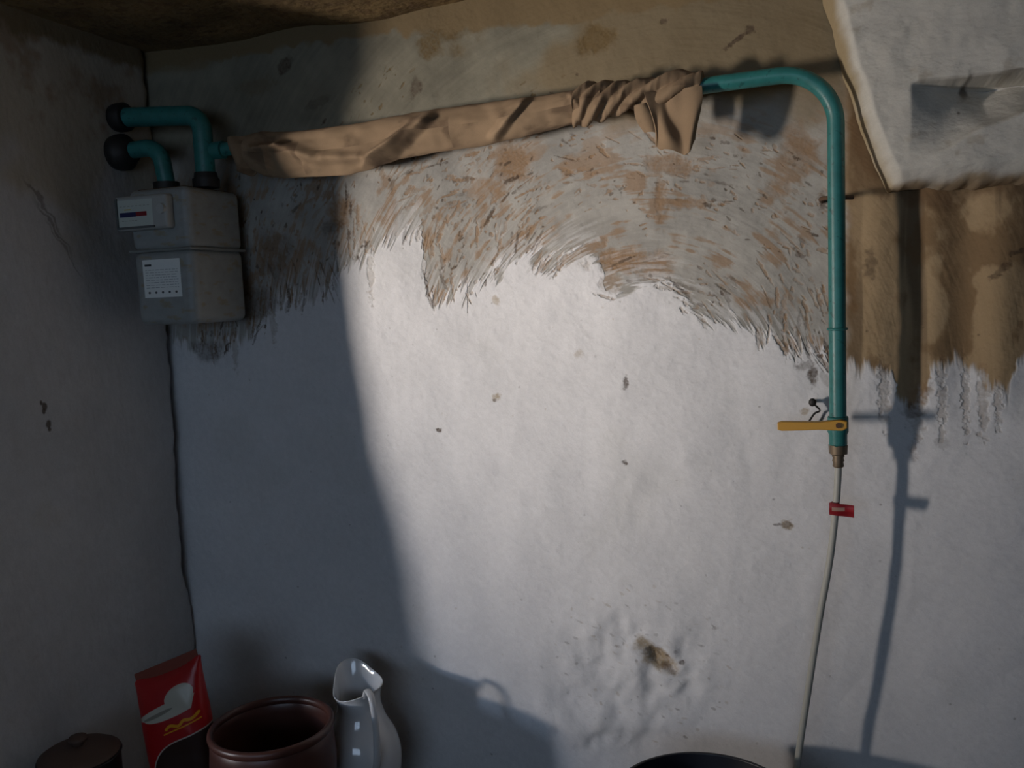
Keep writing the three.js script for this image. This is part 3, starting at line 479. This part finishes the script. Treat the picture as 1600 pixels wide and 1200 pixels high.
{ // pitcher
  const t = thing('pitcher', 'glossy white porcelain pitcher with a curved handle', 'pitcher', [-0.864, TY, 0.145]);
  t.scale.y = 0.885;
  const por = new THREE.MeshPhysicalMaterial({ color: lin(0.62, 0.63, 0.64), roughness: 0.14, clearcoat: 1, clearcoatRoughness: 0.06, side: THREE.DoubleSide });
  const prof = [[0, 0], [0.046, 0], [0.048, 0.006], [0.060, 0.03], [0.074, 0.065], [0.078, 0.10], [0.076, 0.13], [0.068, 0.16], [0.054, 0.19], [0.046, 0.215], [0.043, 0.235], [0.0445, 0.255], [0.048, 0.268], [0.0495, 0.272], [0.048, 0.273], [0.0455, 0.268], [0.041, 0.25], [0.040, 0.235], [0.043, 0.215], [0.051, 0.19], [0.065, 0.16], [0.073, 0.13], [0.075, 0.10], [0.07, 0.06], [0.05, 0.02], [0, 0.01]];
  const curve = new THREE.CatmullRomCurve3(prof.map(([r, y]) => new THREE.Vector3(r, y, 0)), false, 'centripetal').getPoints(110).map((p) => [Math.max(0, p.x), p.y]);
  const hd = 48 * RAD;                       // handle azimuth from +z towards +x
  const dir = [Math.sin(hd), Math.cos(hd)];
  const g = grid(range(0, 1, 72), range(0, 1, curve.length - 1), (u, v) => {
    const [r, y] = curve[Math.round(v * (curve.length - 1))], a = u * Math.PI * 2, k = sst(0.17, 0.273, y);
    const cs = Math.cos(a - hd);             // +1 at handle, -1 at spout
    const spout = Math.pow(Math.max(0, -cs), 6) * 0.022 * k, back = Math.sin(a) * dir[0] * 0 + 0;
    const rise = k * (0.016 * Math.pow(Math.max(0, -cs), 3) + 0.012 * cs * cs - 0.006 + back) + k * 0.013 * -Math.cos(a);
    const rad = r + spout * (r > 0.02 ? 1 : 0);
    return [Math.sin(a) * rad, y + rise, Math.cos(a) * rad];
  });
  mesh('body', mergeVertices(g), por, t);
  // handle
  const H = [[0.044, 0.262], [0.056, 0.283], [0.075, 0.278], [0.088, 0.245], [0.092, 0.205], [0.090, 0.165], [0.084, 0.13], [0.074, 0.11]];
  const hp = new THREE.CatmullRomCurve3(H.map(([r, y]) => new THREE.Vector3(dir[0] * r, y, dir[1] * r)), false, 'centripetal').getPoints(40), P = [];
  const side = new THREE.Vector3(dir[1], 0, -dir[0]);
  const hg = grid(range(0, 1, 14), range(0, 1, 40), (u, v) => { const i = Math.round(v * 40), p = hp[i], q = hp[Math.min(40, i + 1)].clone().sub(hp[Math.max(0, i - 1)]).normalize(), n = q.clone().cross(side).normalize(), a = u * Math.PI * 2; const s = Math.cos(a) * (0.0085 - 0.002 * Math.sin(v * 3.1)), m = Math.sin(a) * 0.0045; return [p.x + side.x * s + n.x * m, p.y + n.y * m, p.z + side.z * s + n.z * m]; });
  mesh('handle', hg, por, t);
  mesh('painted_flower', new THREE.SphereGeometry(0.016, 16, 10).scale(1, 0.6, 0.15).rotateY(-58 * RAD).translate(-0.0655, 0.122, 0.045), std({ color: lin(0.22, 0.04, 0.035), roughness: 0.3 }), t).userData.label = 'small red painted flower';
}
{ // clay pot
  const t = thing('clay_pot', 'wide dark brown glazed clay pot beside the white pitcher', 'pot', [-0.961, TY, 0.300]);
  t.scale.set(0.81, 1.12, 0.81);
  const glaze = std({ map: dataTex(256, 256, (i, j, c) => { const w = 0.75 + 0.5 * fbm(i / 20, j / 20, 4); c[0] = 0.072 * w; c[1] = 0.028 * w; c[2] = 0.021 * w; }), roughness: 0.38 });
  mesh('body', lathe([[0, 0], [0.085, 0], [0.092, 0.004], [0.125, 0.05], [0.139, 0.10], [0.142, 0.14], [0.138, 0.175], [0.137, 0.19], [0.129, 0.19], [0.130, 0.175], [0.132, 0.14], [0.128, 0.10], [0.112, 0.05], [0.08, 0.014], [0, 0.012]], 64), glaze, t);
  mesh('rim', new THREE.TorusGeometry(0.1345, 0.0075, 10, 64).rotateX(Math.PI / 2).translate(0, 0.196, 0), glaze, t);
  mesh('contents', lathe([[0, 0.10], [0.126, 0.10], [0.126, 0.096], [0, 0.096]], 40), std({ color: lin(0.02, 0.014, 0.01), roughness: 0.9 }), t).userData.label = 'dark contents';
}
{ // red packet
  const cv = document.createElement('canvas'); cv.width = 360; cv.height = 512; const g = cv.getContext('2d');
  g.fillStyle = '#a81a1c'; g.fillRect(0, 0, 360, 512);
  g.scale(1, 0.64); g.fillStyle = '#b9b3a2'; g.beginPath(); g.ellipse(160, 168, 140, 26, -0.14, 0, 6.3); g.fill(); g.beginPath(); g.ellipse(245, 128, 72, 52, -0.1, 0, 6.3); g.fill(); g.beginPath(); g.moveTo(40, 178); g.lineTo(320, 140); g.lineTo(300, 200); g.quadraticCurveTo(150, 230, 60, 205); g.fill();
  g.fillStyle = '#857f72'; g.beginPath(); g.ellipse(130, 182, 80, 9, -0.14, 0, 6.3); g.fill();
  g.strokeStyle = '#d9961e'; g.lineWidth = 15; g.lineCap = 'round'; g.beginPath(); g.moveTo(165, 262); g.bezierCurveTo(200, 225, 215, 285, 245, 250); g.bezierCurveTo(265, 228, 280, 270, 325, 232); g.stroke(); g.lineWidth = 7; g.beginPath(); g.moveTo(150, 284); g.lineTo(330, 262); g.stroke();
  g.fillStyle = '#33211a'; g.beginPath(); g.moveTo(60, 820); g.lineTo(60, 500); g.quadraticCurveTo(64, 350, 200, 330); g.lineTo(360, 312); g.lineTo(360, 820); g.fill();
  g.strokeStyle = '#b8a99c'; g.lineWidth = 7; g.beginPath(); g.moveTo(60, 500); g.quadraticCurveTo(66, 350, 200, 331); g.lineTo(350, 314); g.stroke();
  const tx = new THREE.CanvasTexture(cv); tx.colorSpace = THREE.SRGBColorSpace;
  const t = thing('food_packet', 'crumpled red printed food packet standing in the corner', 'packet', [-1.128, TY + 0.012, 0.325]);
  t.scale.set(0.88, 1.08, 0.9);
  t.rotation.set(-0.05, 0.25, 0.14);
  const mat = std({ map: tx, roughness: 0.35 });
  const f = (u, v) => { const a = u * Math.PI * 2, s = Math.sin(a), c = Math.cos(a), y = v * 0.285, th = 0.036 * Math.pow(Math.max(0, 1 - Math.pow(Math.abs(v * 2 - 1), 3.5)), 0.7) + 0.002; const w = 0.074 + 0.006 * (1 - Math.min(1, th / 0.03)); const cr = 0.006 * (fbm(u * 16, v * 14, 3) - 0.5); const px = w * Math.sign(c) * Math.pow(Math.abs(c), 0.6); return [px, y + 0.20 * px * v + 0.004 * Math.sin(u * 20) * sst(0.9, 1, v), (th + cr) * Math.sign(s) * Math.pow(Math.abs(s), 0.8)]; };
  const gg = grid(range(0, 1, 64), range(0, 1, 40), f, (u, v, p) => [0.5 + p[0] / 0.16, v]);
  mesh('bag', gg, mat, t);
  mesh('top_seal', box(0.150, 0.020, 0.003, 0, 0.290, 0, 0.001).rotateZ(0.197).translate(0.056, 0.006, 0), std({ color: lin(0.22, 0.05, 0.03), roughness: 0.4 }), t);
}
{ // black pan, right
  const enamel = std({ color: lin(0.010, 0.011, 0.018), roughness: 0.35 });
  const t = thing('frying_pan', 'black round pan at the lower right below the hose', 'pan', [-0.172, TY + 0.003, 0.285]);
  mesh('bowl', lathe([[0, 0], [0.11, 0], [0.118, 0.006], [0.138, 0.08], [0.147, 0.172], [0.151, 0.178], [0.150, 0.182], [0.145, 0.180], [0.134, 0.08], [0.113, 0.012], [0, 0.008]], 72), enamel, t);
  mesh('handle', box(0.16, 0.016, 0.028, 0.0, 0.16, 0.22, 0.006).rotateY(0).translate(0, 0, 0), enamel, t).rotation.y = 0;
}
{ // dark lidded saucepan, far left
  const t = thing('saucepan', 'black saucepan with a dull brown lid at the lower left', 'saucepan', [-1.262, TY, 0.455]);
  t.scale.set(0.82, 1, 0.82);
  const blk = std({ color: lin(0.008, 0.008, 0.010), roughness: 0.5 }), br = std({ color: lin(0.085, 0.05, 0.036), roughness: 0.7 });
  mesh('body', lathe([[0, 0], [0.075, 0], [0.08, 0.005], [0.084, 0.20], [0.087, 0.205], [0.083, 0.207], [0.079, 0.20], [0.075, 0.01], [0, 0.008]], 48), blk, t);
  const lid = mesh('lid', lathe([[0.083, 0.207], [0.084, 0.210], [0.07, 0.217], [0.04, 0.223], [0, 0.226]], 48), br, t);
  mesh('knob', lathe([[0, 0.224], [0.010, 0.224], [0.012, 0.230], [0.020, 0.235], [0.018, 0.241], [0, 0.243]], 24), br, lid);
}
renderer.render(scene, camera);
